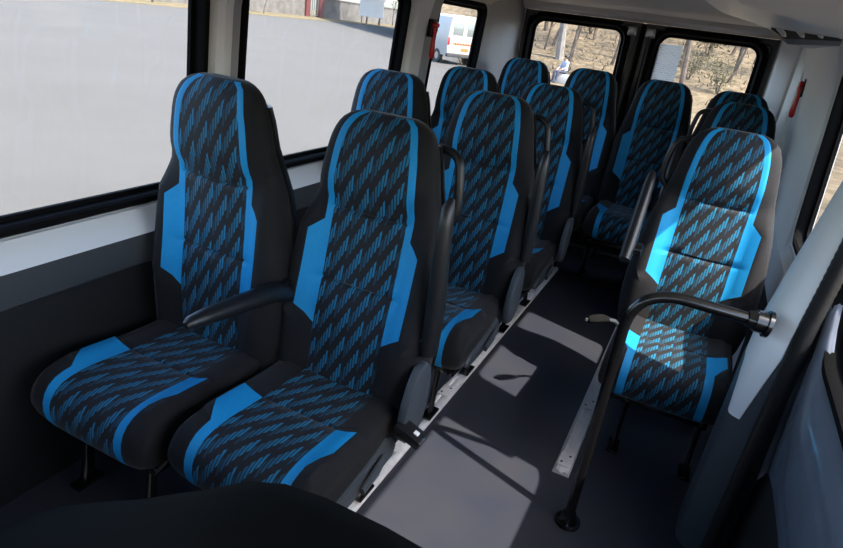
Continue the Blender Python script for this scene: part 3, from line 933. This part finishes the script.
kinds = ['bare brown tree with thin forking branches on the dry bank behind the vehicle', 'pale-trunked tree on the dry bank behind the left rear window',
         'slender leaning scrub tree on the dry bank behind the vehicle', 'tall thin tree with sparse leaves on the dry bank behind the vehicle']
used = set()
def plant(k, x, y, rz, s, label, group):
    o = protos[k] if k not in used else copy_tree(protos[k]); used.add(k)
    z = GZ + (bank_h(x, y) if x > -30 else .05)
    o.location = (x, y, z); o.rotation_euler = (0, 0, rz); o.scale = (s, s, s); o['label'] = label; o['group'] = group
rr = random.Random(21)
plant(1, -9.2, 37.5, 1.0, 1.25, kinds[1], 'trees on the dry bank')
spots = []
for j in range(400):
    y = rr.uniform(33, 64); ang = rr.uniform(-.36, .16)
    if len(spots) >= 58: break
    if any((ang*y-a)**2 + (y-b)**2 < 2.6 for a, b in spots) or (ang*y+9.2)**2 + (y-37.5)**2 < 6: continue
    spots.append((ang*y, y))
    k = rr.choice((0, 2, 3, 0, 2))
    plant(k, ang*y, y, rr.uniform(0, 6.28), rr.uniform(.7, 1.25), kinds[k], 'trees on the dry bank')
for j in range(26):
    x = rr.choice((rr.uniform(-51, -48.5), rr.uniform(-62, -58))); y = 30 + j*4.6 + rr.uniform(-1.5, 1.5)
    k = rr.choice((0, 2, 3))
    plant(k, x, y, rr.uniform(0, 6.28), rr.uniform(.8, 1.3), 'leafy roadside tree on the verge at the far left edge of the yard', 'trees beyond the yard')
for j in range(5):
    k = (0, 2, 3)[j % 3]
    plant(k, 9+rr.random()*12, 18+j*9, rr.uniform(0, 6.28), 1., 'dry tree on the slope to the right of the vehicle', 'trees on the right slope')
# bushes
bp_ = thing('bush', 'x', 'bush')
bm = bmesh.new(); rr2 = random.Random(77); pts = []
for k in range(9):
    a = rr2.uniform(0, 6.28); p = Vector((0,0,-.1)); q = Vector((math.cos(a)*rr2.uniform(.2,.8), math.sin(a)*rr2.uniform(.2,.8), rr2.uniform(.8,1.9)))
    tube(bm, [p, (p+q)/2+Vector((0,0,.15)), q], [.025,.018,.008], n=5); pts += [q, (p+q)/2+Vector((0,0,.1))]
link('stems', bm, 'bark', bp_); link('foliage', crown(pts, 78, n=26, size=.09, spread=.28), 'leaf', bp_, smooth=False)
bsp = []
while len(bsp) < 16:
    y = rr2.uniform(33, 56); x = rr2.uniform(-.36, .16)*y
    if any((x-a)**2+(y-b)**2 < 4 for a, b in bsp+spots): continue
    o = bp_ if not bsp else copy_tree(bp_); bsp.append((x, y)); sc2 = rr2.uniform(.7, 1.5)
    o.location = (x, y, GZ + bank_h(x, y)); o.scale = (sc2, sc2, sc2); o.rotation_euler = (0, 0, rr2.uniform(0, 6.28))
    o['label'] = 'dull green bush on the dry bank behind the vehicle'; o['group'] = 'bushes on the dry bank'
# dry brush
bm = bmesh.new(); rr = random.Random(9)
for j in range(2500):
    y = rr.uniform(30, 66); x = rr.uniform(-.42, .22)*y
    z = GZ + bank_h(x, y); h = rr.uniform(.10, .32)
    a = rr.uniform(0, PI); w = rr.uniform(.03, .09); dx, dy = math.cos(a)*w, math.sin(a)*w
    tx, ty = rr.uniform(-.25,.25), rr.uniform(-.25,.25)
    bm.faces.new([bm.verts.new((x-dx, y-dy, z-.1)), bm.verts.new((x+dx, y+dy, z-.1)), bm.verts.new((x+tx, y+ty, z+h))])
o = link('dry_brush', bm, 'brush', smooth=False); tag(o, 'dry straw-coloured brush covering the bank behind the vehicle', 'brush'); o['kind'] = 'stuff'

# yard wall, maroon gate, white board at the far edge of the yard
bm = bmesh.new(); box(bm, (-54.2, 20, GZ), (-53.8, 72.8, 1.9)); box(bm, (-54.3, 20, 1.9), (-53.7, 72.8, 2.05))
box(bm, (-54.2, 77.3, GZ), (-53.8, 180, 1.9)); box(bm, (-54.3, 77.3, 1.9), (-53.7, 180, 2.05))
tag(link('boundary_wall', bm, 'wallgrey', smooth=False), 'weathered grey boundary wall behind the far edge of the yard', 'wall')
t = thing('gate', 'maroon gateway with two posts in the far boundary wall', 'gate', (-54, 75, GZ))
for y in (-1.6, 1.6):
    bm = bmesh.new(); box(bm, (-.4, y-.45, 0), (.4, y+.45, 4.2), .03); link('gate_post', bm, 'maroon', t, smooth=False)
bm = bmesh.new()
for k in range(6): box(bm, (-.05, -1.1+k*.44-.03, .2), (.05, -1.1+k*.44+.03, 2.6))
box(bm, (-.05,-1.15,.2),(.05,1.15,.3)); box(bm, (-.05,-1.15,2.5),(.05,1.15,2.6)); link('gate_leaf', bm, 'vanglass', t, smooth=False)
t = thing('notice_board', 'blank white board on two posts among the far roadside trees', 'sign board', (-47.6, 80, GZ), .55)
bm = bmesh.new(); box(bm, (-1.7, -.06, 1.0), (1.7, .06, 3.8), .02); link('board', bm, 'white', t, smooth=False)
for x in (-1.3, 1.3):
    bm = bmesh.new(); cyl(bm, (x, .08, 1.4), (0,0,1), .06, 2.8, 8); link('post', bm, 'wallgrey', t)

# parked minibus
t = thing('minibus', 'white minibus parked in the yard, seen from behind', 'minibus', (-12.5, 30.4, GZ), 0)
t.rotation_euler = (0, 0, .95)          # local +y = away along the vehicle, -y = its rear
bm = bmesh.new()
sec = [(-.95,.42),(-.98,.9),(-.97,1.35),(-.90,1.95),(-.80,2.25),(-.6,2.36),(.6,2.36),(.80,2.25),(.90,1.95),(.97,1.35),(.98,.9),(.95,.42)]
V = []
for y, k in ((0,.97),(.05,.995),(.2,1),(4.2,1),(4.9,.97),(5.1,.9)):
    V.append([bm.verts.new((x*k, y, .42+(z-.42)*(k if y < 4 else (k if y < 4.5 else k*.62)))) for x, z in sec])
for a in range(len(V)-1):
    for j in range(len(sec)): bm.faces.new([V[a][j], V[a][(j+1)%len(sec)], V[a+1][(j+1)%len(sec)], V[a+1][j]])
bm.faces.new(V[0]); bm.faces.new(V[-1]); link('body', bm, 'vanwhite', t, angle=30)
for x0, x1 in ((-.72,-.10),(.10,.72)):
    bm = bmesh.new(); box(bm, (x0, -.015, 1.42), (x1, .03, 2.02), .03); link('rear_window', bm, 'vanglass', t)
for x in (-.90, .90):
    bm = bmesh.new(); box(bm, (x-.05, -.03, .95), (x+.05, .05, 1.30), .01); link('tail_light', bm, 'red', t)
bm = bmesh.new(); box(bm, (-.95, -.08, .38), (.95, .12, .56), .03); link('bumper', bm, 'tyre', t)
bm = bmesh.new()
for k in range(8): box(bm, (-.62+k*.16, -.012, .98), (-.62+k*.16+.10, .01, 1.06), mi=0)
for k in range(7): box(bm, (-.52+k*.16, -.012, .98), (-.52+k*.16+.06, .01, 1.06), mi=1)
link('reflector_strip', bm, ['yellow', 'red'], t, smooth=False)
bm = bmesh.new(); box(bm, (-.12, -.03, .70), (.30, .01, .83)); link('number_plate', bm, 'yellow', t, smooth=False)
for x in (-.88, .88):
    for y in (.95, 4.1):
        bm = bmesh.new(); cyl(bm, (x, y, .34), (1,0,0), .34, .2, 24); wh = link('wheel', bm, 'tyre', t)
        bm = bmesh.new(); cyl(bm, (x*1.10, y, .34), (1,0,0), .18, .03, 16); link('hub_cap', bm, 'silver', wh)

# seated person and the white block they sit on
def skin_fig(name, verts, edges, rad, mats, parent=None):
    me = bpy.data.meshes.new(name); me.from_pydata(verts, edges, []); o = bpy.data.objects.new(name, me); C.objects.link(o)
    md = o.modifiers.new('Skin', 'SKIN'); me.skin_vertices[0].data[0].use_root = True
    for i, r in enumerate(rad): me.skin_vertices[0].data[i].radius = (r, r)
    o.modifiers.new('Sub', 'SUBSURF').levels = 1
    dg = bpy.context.evaluated_depsgraph_get(); ev = o.evaluated_get(dg); m2 = bpy.data.meshes.new_from_object(ev)
    o.modifiers.clear(); o.data = m2
    for k in mats: m2.materials.append(MT[k])
    for p in m2.polygons: p.use_smooth = True
    if parent: o.parent = parent
    return o
PX, PY = -6.95, 29.7
t = thing('concrete_block', 'low white block on the ground that the person sits on', 'block', (PX, PY, GZ))
bm = bmesh.new(); box(bm, (-.45,-.25,0), (.55,.25,.44), .02); link('block', bm, 'vanwhite', t)
per = thing('person', 'person in a pale blue shirt and dark trousers sitting on the white block', 'person', (PX, PY, GZ))
vs = [(0,0,.54),(0,0,.72),(0,-.02,.92),(0,-.03,1.03),(0,-.04,1.12),(0,-.05,1.20),
      (-.19,-.02,.98),(-.24,-.10,.74),(-.16,-.30,.62),(-.12,-.36,.60),(.19,-.02,.98),(.24,-.10,.74),(.16,-.30,.62),(.12,-.36,.60),
      (-.10,-.02,.54),(-.14,-.44,.55),(-.14,-.48,.12),(-.14,-.60,.04),(.10,-.02,.54),(.14,-.44,.55),(.14,-.48,.12),(.14,-.60,.04)]
es = [(0,1),(1,2),(2,3),(3,4),(4,5),(2,6),(6,7),(7,8),(8,9),(2,10),(10,11),(11,12),(12,13),(0,14),(14,15),(15,16),(16,17),(0,18),(18,19),(19,20),(20,21)]
ra = [.15,.14,.15,.06,.085,.09,.07,.05,.04,.035,.07,.05,.04,.035,.10,.075,.05,.045,.10,.075,.05,.045]
b = skin_fig('body', vs, es, ra, ['skin'], per)
b.data.materials.append(MT['shirt']); b.data.materials.append(MT['trouser'])
for p in b.data.polygons:
    c = p.center
    if c.z < .62 and (abs(c.x) < .30) and not (c.y < -.24 and c.z > .585): p.material_index = 2
    elif c.z < 1.03 and not (c.y < -.27): p.material_index = 1
bm = bmesh.new(); bmesh.ops.create_icosphere(bm, subdivisions=3, radius=.108)
for v in bm.verts: v.co = Vector((v.co.x*.92, v.co.y+.01-.04, v.co.z+1.20)) if True else v.co
for v in [v for v in bm.verts if v.co.y < -.095 and v.co.z < 1.24]: bm.verts.remove(v)
link('hair', bm, 'hair', per)
per.rotation_euler = (0, 0, -.75)

# ---------------------------------------------------------------- light
w = bpy.data.worlds.new('sky'); sc.world = w; w.use_nodes = True
nt = w.node_tree; bg = nt.nodes['Background']
sky = nt.nodes.new('ShaderNodeTexSky'); sky.sky_type = 'NISHITA'; sky.sun_disc = False
SUN = Vector((-1.0, .32, -1.38)).normalized()          # direction the light travels
el = math.asin(-SUN.z); az = math.atan2(-SUN.x, -SUN.y)
sky.sun_elevation = el; sky.sun_rotation = az; sky.air_density = 1.0; sky.dust_density = 2.5; sky.ozone_density = 1.0
nt.links.new(sky.outputs[0], bg.inputs[0]); bg.inputs[1].default_value = .68
sun = bpy.data.lights.new('sun', 'SUN'); sun.energy = 10.5; sun.angle = math.radians(.6); sun.color = (1., .88, .75)
so = bpy.data.objects.new('sun', sun); C.objects.link(so); so.rotation_euler = SUN.to_track_quat('-Z', 'Y').to_euler()
so.location = (5, -2, 8)

sc.view_settings.view_transform = 'Standard'; sc.view_settings.look = 'None'
sc.view_settings.gamma = 1; sc.view_settings.use_curve_mapping = False
sc.view_settings.exposure = 0.60
sc.cycles.max_bounces = 10; sc.cycles.diffuse_bounces = 6; sc.cycles.transparent_max_bounces = 12
sc.cycles.use_denoising = True
